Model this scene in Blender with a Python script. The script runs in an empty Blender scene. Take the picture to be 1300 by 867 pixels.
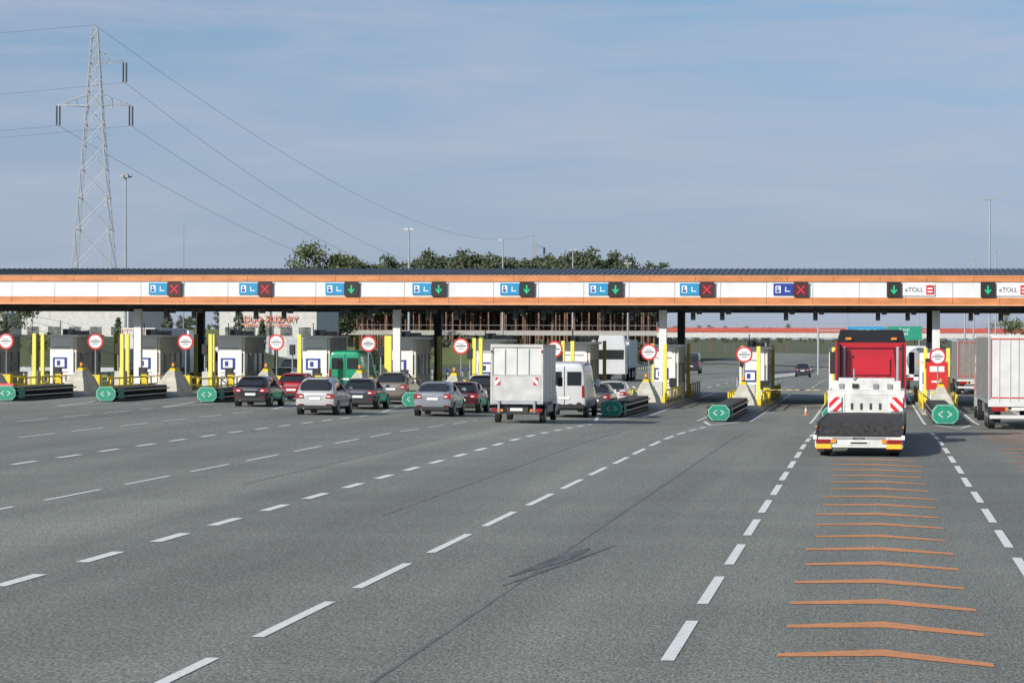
import bpy, bmesh, math, random
from mathutils import Vector, Matrix
random.seed(7)
R=math.radians
scn=bpy.context.scene
COL=scn.collection
def S(t):
    t=max(0.0,min(1.0,t)); return t*t*(3-2*t)
def gz(x,y):
    return -0.65*S((y-85)/50)*S((x+35)/35)-1.6*S((y-215)/220)
def mound(x,y):
    return 3.6*S((-58-x)/16)*S((y-206)/18)*(1-S((y-290)/30))
# ---------------------------------------------------------------- materials
M={}
def mat(name,col,rough=0.6,metal=0.0,var=0.12,scale=3.0,emit=0,coat=0,spec=0.5,bump=0,col2=None,stretch=(1,1,1),detail=6):
    if name in M: return M[name]
    m=bpy.data.materials.new(name); m.use_nodes=True
    nt=m.node_tree; b=nt.nodes['Principled BSDF']
    b.inputs['Roughness'].default_value=rough; b.inputs['Metallic'].default_value=metal
    b.inputs['Coat Weight'].default_value=coat; b.inputs['Coat Roughness'].default_value=0.08
    b.inputs['Specular IOR Level'].default_value=spec
    tc=nt.nodes.new('ShaderNodeTexCoord'); mp=nt.nodes.new('ShaderNodeMapping'); mp.inputs['Scale'].default_value=stretch
    nz=nt.nodes.new('ShaderNodeTexNoise'); nz.inputs['Scale'].default_value=scale; nz.inputs['Detail'].default_value=detail
    nt.links.new(tc.outputs['Object'],mp.inputs['Vector']); nt.links.new(mp.outputs['Vector'],nz.inputs['Vector'])
    rp=nt.nodes.new('ShaderNodeValToRGB')
    rp.color_ramp.elements[0].position=0.3; rp.color_ramp.elements[1].position=0.7
    c2=col2 if col2 else tuple(c*(1-2*var) for c in col)
    rp.color_ramp.elements[0].color=(*c2,1); rp.color_ramp.elements[1].color=(*col,1)
    nt.links.new(nz.outputs['Fac'],rp.inputs['Fac']); nt.links.new(rp.outputs['Color'],b.inputs['Base Color'])
    if bump:
        bp=nt.nodes.new('ShaderNodeBump'); bp.inputs['Strength'].default_value=bump; bp.inputs['Distance'].default_value=0.05
        nt.links.new(nz.outputs['Fac'],bp.inputs['Height']); nt.links.new(bp.outputs['Normal'],b.inputs['Normal'])
    if emit:
        nt.links.new(rp.outputs['Color'],b.inputs['Emission Color']); b.inputs['Emission Strength'].default_value=emit
    M[name]=m; return m
white=mat('white_panel',(.74,.75,.76),.45,var=.07,scale=1.0,stretch=(1.5,1,.4))
vwhite=mat('vehicle_white',(.68,.68,.67),.4,var=.09,scale=1.6)
offw=mat('off_white',(.58,.58,.55),.6,var=.12,scale=2)
orange=mat('orange_cladding',(.68,.26,.10),.45,var=.17,scale=.8,stretch=(1,1,4))
orange2=mat('orange_light_trim',(.74,.40,.22),.4,var=.08)
slate=mat('slate_roof',(.085,.10,.135),.45,metal=.2,var=.15)
slate2=mat('slate_roof_seam',(.055,.065,.09),.45,metal=.2,var=.1)
dark=mat('dark_steel',(.045,.047,.05),.5,var=.15)
black=mat('black_plastic',(.018,.018,.02),.45,var=.1)
rubber=mat('rubber',(.022,.022,.023),.85,var=.15,scale=8)
soff=mat('soffit',(.30,.30,.30),.7,var=.1)
grey=mat('grey_metal',(.32,.33,.34),.45,metal=.4,var=.1)
lgrey=mat('galvanised_steel',(.45,.47,.5),.45,metal=.5,var=.1)
conc=mat('concrete',(.42,.41,.37),.85,var=.15,scale=2.5,bump=.15)
concw=mat('painted_concrete',(.62,.59,.48),.8,var=.17,scale=2.5)
yell=mat('yellow_paint',(.80,.60,.03),.45,var=.14,scale=4)
yellpale=mat('yellow_post',(.82,.74,.12),.45,var=.08,scale=4)
red=mat('red_paint',(.62,.03,.03),.4,var=.08)
blue=mat('blue_sign_paint',(.02,.27,.52),.4,var=.04)
dblue=mat('dark_blue_paint',(.02,.05,.30),.4,var=.04)
green=mat('green_paint',(.01,.30,.19),.5,var=.18,scale=6)
signw=mat('sign_white',(.82,.82,.82),.4,var=.03)
chevw=mat('chevron_white',(.55,.62,.58),.5,var=.15,scale=5)
ledg=mat('green_led',(.0,.48,.20),.5,var=.02,emit=.2)
ledr=mat('red_led',(.62,.01,.04),.5,var=.02,emit=.2)
ledbg=mat('signal_panel_red_off',(.07,.012,.016),.5,var=.1)
glass=mat('car_glass',(.02,.025,.03),.06,var=.1,spec=.9)
bglass=mat('booth_glass',(.22,.235,.225),.15,var=.4,scale=1.3,spec=.8)
booth_s=mat('booth_side',(.78,.74,.65),.6,var=.14,scale=1.6)
tail=mat('tail_light',(.35,.01,.012),.2,var=.2,scale=12,coat=1)
amber=mat('amber_light',(.8,.30,.02),.3,var=.1,scale=10,coat=1)
plate=mat('number_plate',(.75,.75,.72),.4,var=.05)
rim=mat('wheel_rim',(.4,.4,.42),.3,metal=.8,var=.15,scale=8)
deck=mat('worn_deck',(.085,.07,.062),.75,var=.4,scale=2.5,stretch=(4,1,1))
grass=mat('grass',(.11,.135,.055),.95,scale=.25,col2=(.07,.08,.034),detail=10)
leafp=mat('hazed_pine_needles',(.115,.145,.078),.9,scale=.30,col2=(.052,.072,.042))  # needle green lightened, so distance haze is part of the colour
leafs=mat('understorey_shade_leaves',(.040,.050,.032),.9,scale=.35,col2=(.02,.026,.018))  # extra-dark leaf colour, paints the shade between the forest trunks
leafd=mat('leaves',(.16,.20,.08),.85,scale=.45,col2=(.055,.08,.032))
bark=mat('bark',(.24,.145,.10),.9,var=.25,scale=1)
bark2=mat('bark_grey',(.10,.085,.07),.9,var=.25,scale=1)

# asphalt
def asphalt():
    m=bpy.data.materials.new('asphalt'); m.use_nodes=True; nt=m.node_tree; b=nt.nodes['Principled BSDF']
    N=nt.nodes.new; L=nt.links.new
    tc=N('ShaderNodeTexCoord')
    def noise(scale,detail,st=(1,1,1),rough=.6):
        mp=N('ShaderNodeMapping'); mp.inputs['Scale'].default_value=st; L(tc.outputs['Object'],mp.inputs['Vector'])
        n=N('ShaderNodeTexNoise'); n.inputs['Scale'].default_value=scale; n.inputs['Detail'].default_value=detail; n.inputs['Roughness'].default_value=rough
        L(mp.outputs['Vector'],n.inputs['Vector']); return n
    def ramp(src,p0,p1,c0,c1):
        r=N('ShaderNodeMapRange'); r.inputs['From Min'].default_value=p0; r.inputs['From Max'].default_value=p1
        r.inputs['To Min'].default_value=c0; r.inputs['To Max'].default_value=c1; L(src,r.inputs['Value']); return r.outputs['Result']
    def mul(a,c):
        n=N('ShaderNodeMath'); n.operation='MULTIPLY'; L(a,n.inputs[0]); L(c,n.inputs[1]); return n.outputs[0]
    grain=noise(30,2,(1,.3,1),.8); grain2=noise(9,4,(1,.25,1),.75); patch=noise(.10,6,(1.4,.35,1)); streak=noise(.6,5,(1,.03,1)); wide=noise(.17,2,(1,.006,1)); trans=noise(.35,5,(.12,1,1))
    v=mul(ramp(grain.outputs['Fac'],.3,.7,.3,1.7),ramp(patch.outputs['Fac'],.3,.7,.83,1.14))
    v=mul(v,ramp(streak.outputs['Fac'],.3,.7,.86,1.12)); v=mul(v,ramp(grain2.outputs['Fac'],.3,.7,.82,1.18)); v=mul(v,ramp(wide.outputs['Fac'],.3,.7,.78,1.13)); v=mul(v,ramp(trans.outputs['Fac'],.3,.7,.92,1.08))
    mx=N('ShaderNodeVectorMath'); mx.operation='SCALE'; mx.inputs[0].default_value=(.226,.232,.204); L(v,mx.inputs['Scale'])
    L(mx.outputs[0],b.inputs['Base Color']); b.inputs['Roughness'].default_value=.85; b.inputs['Specular IOR Level'].default_value=.25
    bp=N('ShaderNodeBump'); bp.inputs['Strength'].default_value=.25; bp.inputs['Distance'].default_value=.008
    L(grain.outputs['Fac'],bp.inputs['Height']); L(bp.outputs['Normal'],b.inputs['Normal'])
    return m
ASPH=asphalt()
def worn(name,col,thr,scale,rough=.7,st=(1,1,1),soft=.06,base=(.225,.228,.20)):
    m=bpy.data.materials.new(name); m.use_nodes=True; nt=m.node_tree; b=nt.nodes['Principled BSDF']
    N=nt.nodes.new; L=nt.links.new
    tc=N('ShaderNodeTexCoord'); mp=N('ShaderNodeMapping'); mp.inputs['Scale'].default_value=st; L(tc.outputs['Object'],mp.inputs['Vector'])
    n=N('ShaderNodeTexNoise'); n.inputs['Scale'].default_value=scale; n.inputs['Detail'].default_value=5; n.inputs['Roughness'].default_value=.75
    L(mp.outputs['Vector'],n.inputs['Vector'])
    r=N('ShaderNodeMapRange'); r.inputs['From Min'].default_value=thr-soft; r.inputs['From Max'].default_value=thr+soft; L(n.outputs['Fac'],r.inputs['Value'])
    mx=N('ShaderNodeMix'); mx.data_type='RGBA'; mx.inputs[6].default_value=(*base,1); mx.inputs[7].default_value=(*col,1)
    L(r.outputs['Result'],mx.inputs[0]); L(mx.outputs[2],b.inputs['Base Color']); b.inputs['Roughness'].default_value=rough
    return m
paint=worn('road_paint_white',(.80,.80,.76),.37,9)
opaint=worn('road_paint_orange',(.74,.29,.10),.42,4,st=(1,1.5,1),soft=.16,base=(.34,.21,.13))
skid=worn('tyre_rubber_mark',(.07,.07,.068),.40,2.2,st=(2,.5,1),soft=.25)
patchm=worn('asphalt_joint',(.10,.10,.095),.45,2,st=(1,.3,1),soft=.2)

def stripes(name,c1,c2,scale,rot):
    m=bpy.data.materials.new(name); m.use_nodes=True; nt=m.node_tree; b=nt.nodes['Principled BSDF']
    N=nt.nodes.new; L=nt.links.new
    tc=N('ShaderNodeTexCoord'); mp=N('ShaderNodeMapping'); mp.inputs['Rotation'].default_value=rot
    L(tc.outputs['Object'],mp.inputs['Vector']); w=N('ShaderNodeTexWave'); w.bands_direction='X'; w.inputs['Scale'].default_value=scale
    L(mp.outputs['Vector'],w.inputs['Vector']); r=N('ShaderNodeValToRGB'); r.color_ramp.interpolation='CONSTANT'
    r.color_ramp.elements[0].color=(*c1,1); r.color_ramp.elements[1].color=(*c2,1); r.color_ramp.elements[1].position=.5
    L(w.outputs['Fac'],r.inputs['Fac']); L(r.outputs['Color'],b.inputs['Base Color']); b.inputs['Roughness'].default_value=.4
    return m
rw=stripes('red_white_stripes',(.65,.02,.02),(.8,.8,.8),1.3,(0,R(45),0))
rwL=stripes('red_white_stripes_mirror',(.65,.02,.02),(.8,.8,.8),1.3,(0,R(-45),0))
boom_m=stripes('boom_stripes',(.45,.25,.08),(.55,.50,.30),.6,(0,0,0))

# ---------------------------------------------------------------- mesh builder
class MB:
    def __init__(s): s.v=[];s.f=[];s.m=[];s.mats=[]
    def mi(s,m):
        if m not in s.mats: s.mats.append(m)
        return s.mats.index(m)
    def add(s,vs,fs,m):
        o=len(s.v); s.v+= [tuple(v) for v in vs]; k=s.mi(m)
        for f in fs: s.f.append(tuple(o+i for i in f)); s.m.append(k)
    def box(s,x0,x1,y0,y1,z0,z1,m):
        vs=[(x0,y0,z0),(x1,y0,z0),(x1,y1,z0),(x0,y1,z0),(x0,y0,z1),(x1,y0,z1),(x1,y1,z1),(x0,y1,z1)]
        s.add(vs,[(0,3,2,1),(4,5,6,7),(0,1,5,4),(1,2,6,5),(2,3,7,6),(3,0,4,7)],m)
    def frus(s,x0,x1,y0,y1,z0,z1,tx,ty,m,sy=0):
        vs=[(x0,y0,z0),(x1,y0,z0),(x1,y1,z0),(x0,y1,z0),(x0+tx,y0+ty+sy,z1),(x1-tx,y0+ty+sy,z1),(x1-tx,y1-ty+sy,z1),(x0+tx,y1-ty+sy,z1)]
        s.add(vs,[(0,3,2,1),(4,5,6,7),(0,1,5,4),(1,2,6,5),(2,3,7,6),(3,0,4,7)],m)
    def cyl(s,p0,p1,r0,r1=None,n=12,m=None):
        if r1 is None: r1=r0
        p0=Vector(p0);p1=Vector(p1);d=(p1-p0).normalized()
        u=d.orthogonal().normalized(); w=d.cross(u)
        vs=[];
        for p,r in ((p0,r0),(p1,r1)):
            for i in range(n):
                a=2*math.pi*i/n; vs.append(p+u*(r*math.cos(a))+w*(r*math.sin(a)))
        fs=[(i,(i+1)%n,n+(i+1)%n,n+i) for i in range(n)]+[tuple(range(n-1,-1,-1)),tuple(range(n,2*n))]
        s.add(vs,fs,m)
    def poly(s,pts,m): s.add(pts,[tuple(range(len(pts)))],m)
    def prism(s,prof,x0,x1,m): # prof list of (y,z) extruded in x
        n=len(prof); vs=[(x0,y,z) for y,z in prof]+[(x1,y,z) for y,z in prof]
        s.add(vs,[(i,(i+1)%n,n+(i+1)%n,n+i) for i in range(n)]+[tuple(range(n-1,-1,-1)),tuple(range(n,2*n))],m)
    def mesh(s,name,recalc=True,smooth=False):
        me=bpy.data.meshes.new(name); me.from_pydata(s.v,[],s.f)
        for m in s.mats: me.materials.append(m)
        for p,k in zip(me.polygons,s.m): p.material_index=k; p.use_smooth=smooth
        if recalc:
            b=bmesh.new(); b.from_mesh(me); bmesh.ops.recalc_face_normals(b,faces=b.faces); b.to_mesh(me); b.free()
        me.update(); return me
def put(name,me,loc=(0,0,0),rz=0,parent=None,bevel=0):
    o=bpy.data.objects.new(name,me); COL.objects.link(o); o.location=loc; o.rotation_euler=(0,0,rz)
    if parent: o.parent=parent
    if bevel:
        b=o.modifiers.new('bev','BEVEL'); b.width=bevel; b.segments=2; b.limit_method='ANGLE'
    return o
def empty(name,loc=(0,0,0),rz=0):
    e=bpy.data.objects.new(name,None); COL.objects.link(e); e.location=loc; e.rotation_euler=(0,0,rz); e.empty_display_size=.3; return e
def text(name,body,size,m,loc,parent=None,rot=(R(90),0,0),ext=.01):
    c=bpy.data.curves.new(name,'FONT'); c.body=body; c.size=size; c.extrude=ext; c.align_x='CENTER'; c.align_y='CENTER'; c.materials.append(m)
    o=bpy.data.objects.new(name,c); COL.objects.link(o); o.location=loc; o.rotation_euler=rot
    if parent: o.parent=parent
    return o

# ---------------------------------------------------------------- ground & roads
def sheet(name,xs,ys,zf,m):
    vs=[(x,y,zf(x,y)) for y in ys for x in xs]; n=len(xs)
    fs=[(j*n+i,j*n+i+1,(j+1)*n+i+1,(j+1)*n+i) for j in range(len(ys)-1) for i in range(n-1)]
    me=bpy.data.meshes.new(name); me.from_pydata(vs,[],fs); me.materials.append(m)
    for p in me.polygons: p.use_smooth=True
    return put(name,me)
def fr(a,b,st):
    n=max(1,int(round((b-a)/st))); return [a+(b-a)*i/n for i in range(n+1)]
xs=[-6000,-2500,-1000,-500,-300]+fr(-200,-70,6)+fr(-66,44,5)+[60,90,150,300,800,2500,6000]
ys=[-400,-100,-20]+fr(0,350,5)+fr(370,600,20)+[700,900,1400,2500,4500,8000]
sheet('ground',xs,ys,lambda x,y:gz(x,y)+mound(x,y)-.12,grass)
sheet('road',fr(-66,44,2.5),fr(-12,205,2.5),gz,ASPH)
sheet('motorway',fr(-34,34,4),fr(205,900,8),lambda x,y:gz(x,y)-.004,ASPH)

mk=MB()
def strip(mb,x,w,y0,y1,m,off=.008,slope=0):
    n=max(1,int((y1-y0)/2.5)); 
    for i in range(n):
        a=y0+(y1-y0)*i/n; b=y0+(y1-y0)*(i+1)/n
        xa=x+slope*(a-y0); xb=x+slope*(b-y0)
        mb.poly([(xa-w/2,a,gz(xa,a)+off),(xa+w/2,a,gz(xa,a)+off),(xb+w/2,b,gz(xb,b)+off),(xb-w/2,b,gz(xb,b)+off)],m)
def dashes(x,w,y0,y1,dash,per):
    y=y0
    while y<y1:
        j=random.uniform(-.08,.08); strip(mk,x+random.uniform(-.012,.012),w,y+j,min(y+dash+random.uniform(-.08,.08),y1),paint); y+=per
dashes(-2.13,.145,16.2,106,4,6)
dashes(2.22,.145,14.2,104,4,6)
dashes(-6.88,.145,17.6,112,4,6)
dashes(-11.72,.21,14.9,112,2,4)
dashes(-16.88,.11,17.3,114,4,6)
dashes(-22.4,.2,20,118,2,4)
dashes(-28.1,.12,20,122,4,6)
dashes(-33.4,.12,60,122,4,6)
dashes(6.7,.145,20,108,4,6)
XK=lambda k:3.65-5.3*k
def noseY(k): return 124 if k<=1 else (125 if k==2 else (128 if k==3 else 133))
for k in range(-1,12):
    x=XK(k); y=noseY(k)
    for sgn in (-1,1): strip(mk,x,.15,y-9,y,paint,slope=sgn*.09)
    for sgn in (-1,1): strip(mk,x+sgn*1.22,.12,y+1,190,paint)
strip(mk,-47,.14,80,125,paint)
for lx in (-20.5,-12.5,-8.7,-4.8,2.9,6.8): 
    y=205
    while y<520: strip(mk,lx,.15,y,y+5,paint,off=.01); y+=12
put('lane_markings',mk.mesh('lane_markings',False))
oc=MB()
def chev(cx,y,w,th):
    n=8
    for sgn in (-1,1):
        for i in range(n):
            a=i/n;b=(i+1)/n
            xa=cx+sgn*a*w;xb=cx+sgn*b*w
            ya=y-a*(.55 if sgn<0 else 1.1); yb=y-b*(.55 if sgn<0 else 1.1)
            ta=th*(1-.5*a); tb=th*(1-.5*b)
            oc.poly([(xa,ya-ta,gz(xa,ya)+.007),(xb,yb-tb,gz(xb,yb)+.007),(xb,yb,gz(xb,yb)+.007),(xa,ya,gz(xa,ya)+.007)][::sgn],opaint)
y=26.6
while y<76: chev(.12+random.uniform(-.04,.04),y+random.uniform(-.08,.08),1.14+random.uniform(-.07,.06),.68+random.uniform(-.06,.06)); y+=2.9
y=58
while y<110: chev(4.9,y,1.1,.5); y+=2.9
put('rumble_markings',oc.mesh('rumble_markings',False))
sk=MB()
strip(sk,-4.9,.045,14,100,patchm,off=.004,slope=.003)
for (x0,w0,ya,yb,sl) in ((-5.1,.10,37.6,42.5,.11),(-4.95,.16,38.6,42.9,.10),(-5.0,.05,36.2,43.6,.115)):
    for i in range(6):
        a=ya+(yb-ya)*i/6; b_=ya+(yb-ya)*(i+1)/6; wa=w0*math.sin(math.pi*(.06+.88*i/6)); wb=w0*math.sin(math.pi*(.06+.88*(i+1)/6))
        xa=x0+sl*(a-ya); xb=x0+sl*(b_-ya); o=.005+w0*.01
        sk.poly([(xa-wa,a,o),(xa+wa,a,o),(xb+wb,b_,o),(xb-wb,b_,o)],skid)
strip(sk,-9.2,.03,50,100,patchm,off=.004); strip(sk,-14.3,.03,60,100,patchm,off=.004); strip(sk,4.4,.04,24,100,patchm,off=.004)
put('asphalt_joints',sk.mesh('asphalt_joints',False))

# ---------------------------------------------------------------- canopy
cp=MB()
XL,XR=-75,24; YF,YB=155,177
cp.box(XL,XR,YF,YF+.3,5.35,5.72,orange)
cp.box(XL,XR,YF-.03,YF+.3,5.26,5.345,orange2)
cp.box(XL,XR,YF+.06,YF+.3,5.722,6.63,white)
cp.box(XL,XR,YF-.02,YF+.3,6.632,6.95,orange)
cp.box(XL,XR,YF-.05,YF+.3,6.952,7.02,orange2)
x=XL
while x<XR:
    cp.box(x,x+.035,YF+.045,YF+.058,5.73,6.62,lgrey)
    cp.box(x+.01,x+.03,YF-.004,YF-.001,5.36,5.71,dark); cp.box(x+1.2,x+1.22,YF-.024,YF-.021,6.64,6.94,dark)
    x+=2.65
for zz in (5.72,6.60): cp.box(XL,XR,YF+.02,YF+.057,zz,zz+.03,offw)
cp.prism([(YF-.1,7.023),(YF+5,7.50),(YB,7.50),(YB,7.42),(YF+5,7.1),(YF+.1,7.0225)],XL,XR,slate)
x=XL
while x<XR:
    cp.prism([(YF-.1,7.026),(YF-.1,7.06),(YF+5,7.54),(YF+5,7.502)],x,x+.05,slate2); x+=.33
cp.box(XL,XR,YF+.3,YB,5.45,5.6,soff)
cp.box(XL,XR,YB,YB+.3,5.1,7.1,white)
for k in range(-3,15):
    xx=XK(k); cp.box(xx-.12,xx+.12,YF+.4,YB-.1,5.12,5.447,dark)
for yy in (158,166,173): cp.box(XL,XR,yy-.15,yy+.15,5.0,5.118,dark)
for k in (-3,0,3,6,9,12):
    xx=XK(k); g=gz(xx,158)
    cp.box(xx-.22,xx+.22,157.4,157.8,g,5.0,white); cp.box(xx-.32,xx+.32,157.3,157.9,g,g+.5,conc)
    cp.box(xx-.24,xx+.24,172.7,173.1,g,5.0,dark)
put('toll_plaza_canopy',cp.mesh('toll_plaza_canopy'))

arrow_lanes=[6.5,1.2,-4.1,-9.5,-14.8,-20.0,-25.2,-30.4,-35.6,-41.1]
state=['g','g','x','x','g','g','g','g','x','x']
def lane_signal(st):
    b=MB(); b.box(-.41,.41,-.12,.02,-.41,.41,black if st=='g' else ledbg); b.box(-.44,.44,-.16,-.1,.41,.45,dark)
    y=-.135
    if st=='g':
        b.box(-.04,.04,y,-.122,-.1,.24,ledg)
        b.poly([(-.2,y,.0),(0,y,-.26),(.2,y,.0),(.13,y,.03),(0,y,-.13),(-.13,y,.03)],ledg)
    else:
        for s in (-1,1):
            b.poly([(-.24*s,y-.002*s,-.20),(-.19*s,y-.002*s,-.25),(.24*s,y-.002*s,.20),(.19*s,y-.002*s,.25)],ledr)
    return b.mesh('lane_signal_'+st)
SG={'g':lane_signal('g'),'x':lane_signal('x')}
def paysign(m):
    b=MB(); b.box(-.56,.56,-.05,.02,-.34,.34,m)
    b.box(-.44,-.14,-.062,-.052,-.2,.2,signw); b.box(-.38,-.27,-.07,-.064,.02,.14,dblue); b.box(-.40,-.2,-.07,-.064,-.16,-.02,dblue)
    b.box(.10,.40,-.062,-.052,-.14,-.09,signw); b.box(.12,.17,-.062,-.052,-.08,.14,signw)
    return b.mesh('payment_sign')
PS=[paysign(blue),paysign(dblue)]
for i,(lx,st) in enumerate(zip(arrow_lanes,state)):
    put('lane_signal',SG[st],(lx,YF-.03,6.17))
    if i>=2: put('payment_sign',PS[1 if i==2 else 0],(lx-1.02,YF+.02,6.19))
    else:
        e=empty('toll_board',(lx+1.4,YF+.02,6.17))
        b=MB(); b.box(-.9,.9,-.06,.02,-.34,.34,signw); b.box(.42,.87,-.075,-.062,-.27,.27,red); b.box(.5,.78,-.085,-.077,.04,.12,signw); b.box(.5,.78,-.085,-.077,-.15,-.07,signw)
        put('board',b.mesh('board'),parent=e); text('label','eTOLL',.36,dark,(-.26,-.075,0),e)
hs=MB()
hs.cyl((0,0,0),(0,0,-.25),.03,n=6,m=dark); hs.box(-.13,.13,-.12,.1,-.85,-.25,black); hs.cyl((0,-.13,-.4),(0,-.122,-.4),.08,n=10,m=mat('dim_lens',(.1,.02,.02),.3)); hs.cyl((0,-.13,-.68),(0,-.122,-.68),.08,n=10,m=mat('dim_lens_green',(.02,.12,.06),.3))
hs.box(.2,.5,-.1,.3,-.5,-.25,dark)
HS=hs.mesh('signal_head')
for lx in arrow_lanes:
    for dx in (-.9,.8): put('traffic_signal',HS,(lx+dx,156.5,5.26))

# ---------------------------------------------------------------- islands
def island_mesh():
    b=MB() # local y=0 at world 143 ; length 36
    n=8
    base=[(-1.05,35),(-1.05,1)]+[(1.05*math.sin(a),1-1.0*math.cos(a)) for a in [(-math.pi/2)+math.pi*i/n for i in range(n+1)]][1:-1]+[(1.05,1),(1.05,35)]
    m=len(base); vs=[(x,y,-.05) for x,y in base]+[(x,y,.16) for x,y in base]
    b.add(vs,[(i,(i+1)%m,m+(i+1)%m,m+i) for i in range(m)]+[tuple(range(m,2*m))],conc)
    b.frus(-.75,.75,1.0,4.4,.16,.62,.12,.2,concw); b.frus(-.62,.62,1.3,4.2,.62,1.15,.28,.4,concw,.3); b.frus(-.33,.33,2.0,3.9,1.15,1.45,.14,.3,concw,.15)
    b.frus(-.2,.2,2.55,3.7,1.45,1.6,.08,.15,yell)
    b.cyl((0,2.9,1.6),(0,2.9,1.68),.10,n=10,m=dark); b.cyl((0,2.9,1.68),(0,2.9,1.88),.10,.08,n=10,m=amber)
    for s in (-1,1):
        x=s*.92
        for yy in fr(5,16.5,2.1)+fr(25.5,34,2.1): b.cyl((x,yy,.16),(x,yy,1.0),.05,n=8,m=yell)
        for z in (.5,.95):
            b.cyl((x,5,z),(x,16.5,z),.05,n=8,m=yell); b.cyl((x,25.5,z),(x,34,z),.05,n=8,m=yell)
        b.box(x-.03,x+.03,5,16.5,.2,.42,dark)
    for (x,yy) in ((.55,9.2),(-.6,14.4),(.75,25.6)):
        b.box(x-.11,x+.11,yy-.11,yy+.11,.16,3.5,yellpale); b.box(x-.16,x+.16,yy-.16,yy+.16,.16,.5,yell)
    b.box(.55,.9,13.0,13.5,.16,1.5,grey); b.box(.5,.95,12.9,13.0,1.0,1.5,black)
    b.cyl((-.5,12,.16),(-.5,12,2.6),.05,n=8,m=grey); b.box(-.66,-.34,11.85,12.1,2.3,2.9,black)
    b.box(-.45,.2,5.8,6.3,.16,1.15,yell); b.box(-.3,.3,10.5,11.2,.16,1.3,offw)
    return b.mesh('toll_island')
def booth_mesh():
    b=MB(); L=5.2; W=.8
    b.box(-W,W,0,L,.16,1.15,booth_s); b.box(-W,W,0,L,2.35,3.2,booth_s)
    b.box(-W+.05,W-.05,.05,L-.05,1.15,2.35,bglass)
    for x in (-W,W-.1):
        for y in (0,1.2,2.45,3.7,L-.1): b.box(x-.004 if x<0 else x,x+.1 if x<0 else x+.104,y+.002,y+.098,1.152,2.348,offw)
    b.box(W+.002,W+.03,1.4,2.4,.3,2.2,offw)
    b.box(-W-.06,.62,-.06,-.003,.2,3.28,signw); b.box(-W+.12,.22,-.08,-.062,1.35,2.05,dblue); b.box(-W+.26,.06,-.09,-.082,1.46,1.94,signw); b.box(-.42,-.2,-.1,-.092,1.55,1.85,dblue)
    b.box(-W+.1,.3,-.075,-.062,1.12,1.18,grey); b.box(-W+.1,.2,-.075,-.062,.94,.99,grey); b.box(-W+.1,.25,-.075,-.062,.76,.81,grey); b.box(-W+.1,.4,-.075,-.062,2.6,2.7,lgrey)
    b.box(-W-.12,W+.15,-.12,L+.2,3.3,3.44,signw); b.box(-W,W,.02,L,3.2,3.3,offw); b.box(-.45,.15,1.2,1.9,3.44,3.8,grey); b.box(-.2,.5,2.6,3.8,3.44,3.7,offw); b.cyl((-.3,.3,3.44),(-.3,.3,4.2),.03,n=6,m=dark)
    b.box(-.1,.12,.1,.35,3.44,3.75,black)
    return b.mesh('toll_booth')
def cushion_mesh(L,sc):
    b=MB()
    b.box(-.5,.5,.25,L,.05,.12,dark)
    y=.5
    while y<L-.2:
        for z in (.18,.36,.54): 
            b.cyl((-.5,y,z+.08),(.5,y,z+.08),.09,n=8,m=rubber)
        b.box(-.44,.44,y+.15,y+.2,.1,.72,dark)
        y+=.42
    for s in (-1,1):
        for z in (.27,.55): b.box(s*.54-.02,s*.54+.02,.3,L,z-.04,z+.04,grey)
    o=[(-.62,.3),(-.62,.68),(-.38,.95),(.38,.95),(.62,.68),(.62,.3),(.4,.06),(-.4,.06)]
    def face(q,y,m):
        b.add([(x*q*sc,y,(.5+(z-.5)*q)*sc) for x,z in o]+[(x*q*sc*.85,y+.35,(.5+(z-.5)*q)*sc) for x,z in o],[tuple(range(8))]+[(i,(i+1)%8,8+(i+1)%8,8+i) for i in range(8)],m)
    face(1,.1,green); face(.93,.085,chevw); face(.88,.07,green)
    q=.8
    for s in (-1,1):
        b.poly([(s*.42*sc*q,.06,.5*sc),(s*.12*sc*q,.06,(.5+.22*q)*sc),(s*.12*sc*q,.06,(.5+.14*q)*sc),(s*.31*sc*q,.06,.5*sc),(s*.12*sc*q,.06,(.5-.14*q)*sc),(s*.12*sc*q,.06,(.5-.22*q)*sc)],chevw)
    for s in (-1,1): b.add([(s*.57,.45,.15),(s*.57,1.5,.15),(s*.57,1.5,.68),(s*.57,.45,.68)],[(0,1,2,3)],green)
    return b.mesh('crash_cushion')
def roundsign():
    b=MB(); b.cyl((0,0,.16),(0,0,3.5),.04,n=8,m=grey)
    b.cyl((0,-.05,3.05),(0,-.08,3.05),.46,n=28,m=red); b.cyl((0,-.082,3.05),(0,-.095,3.05),.36,n=28,m=signw)
    b.box(-.3,.3,-.105,-.097,3.02,3.08,black); b.box(-.16,.16,-.105,-.097,3.14,3.18,dark); b.box(-.16,.16,-.105,-.097,2.9,2.94,dark)
    return b.mesh('no_entry_toll_sign')
def gate():
    b=MB(); b.box(-.18,.18,-.15,.15,.16,1.15,yell); b.box(-.2,.2,-.18,.18,1.15,1.25,dark)
    b.box(.1,3.1,-.19,-.15,1.0,1.045,boom_m); return b.mesh('barrier_gate')
IM,BM_,RS,GT=island_mesh(),booth_mesh(),roundsign(),gate()
CM={}
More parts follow.
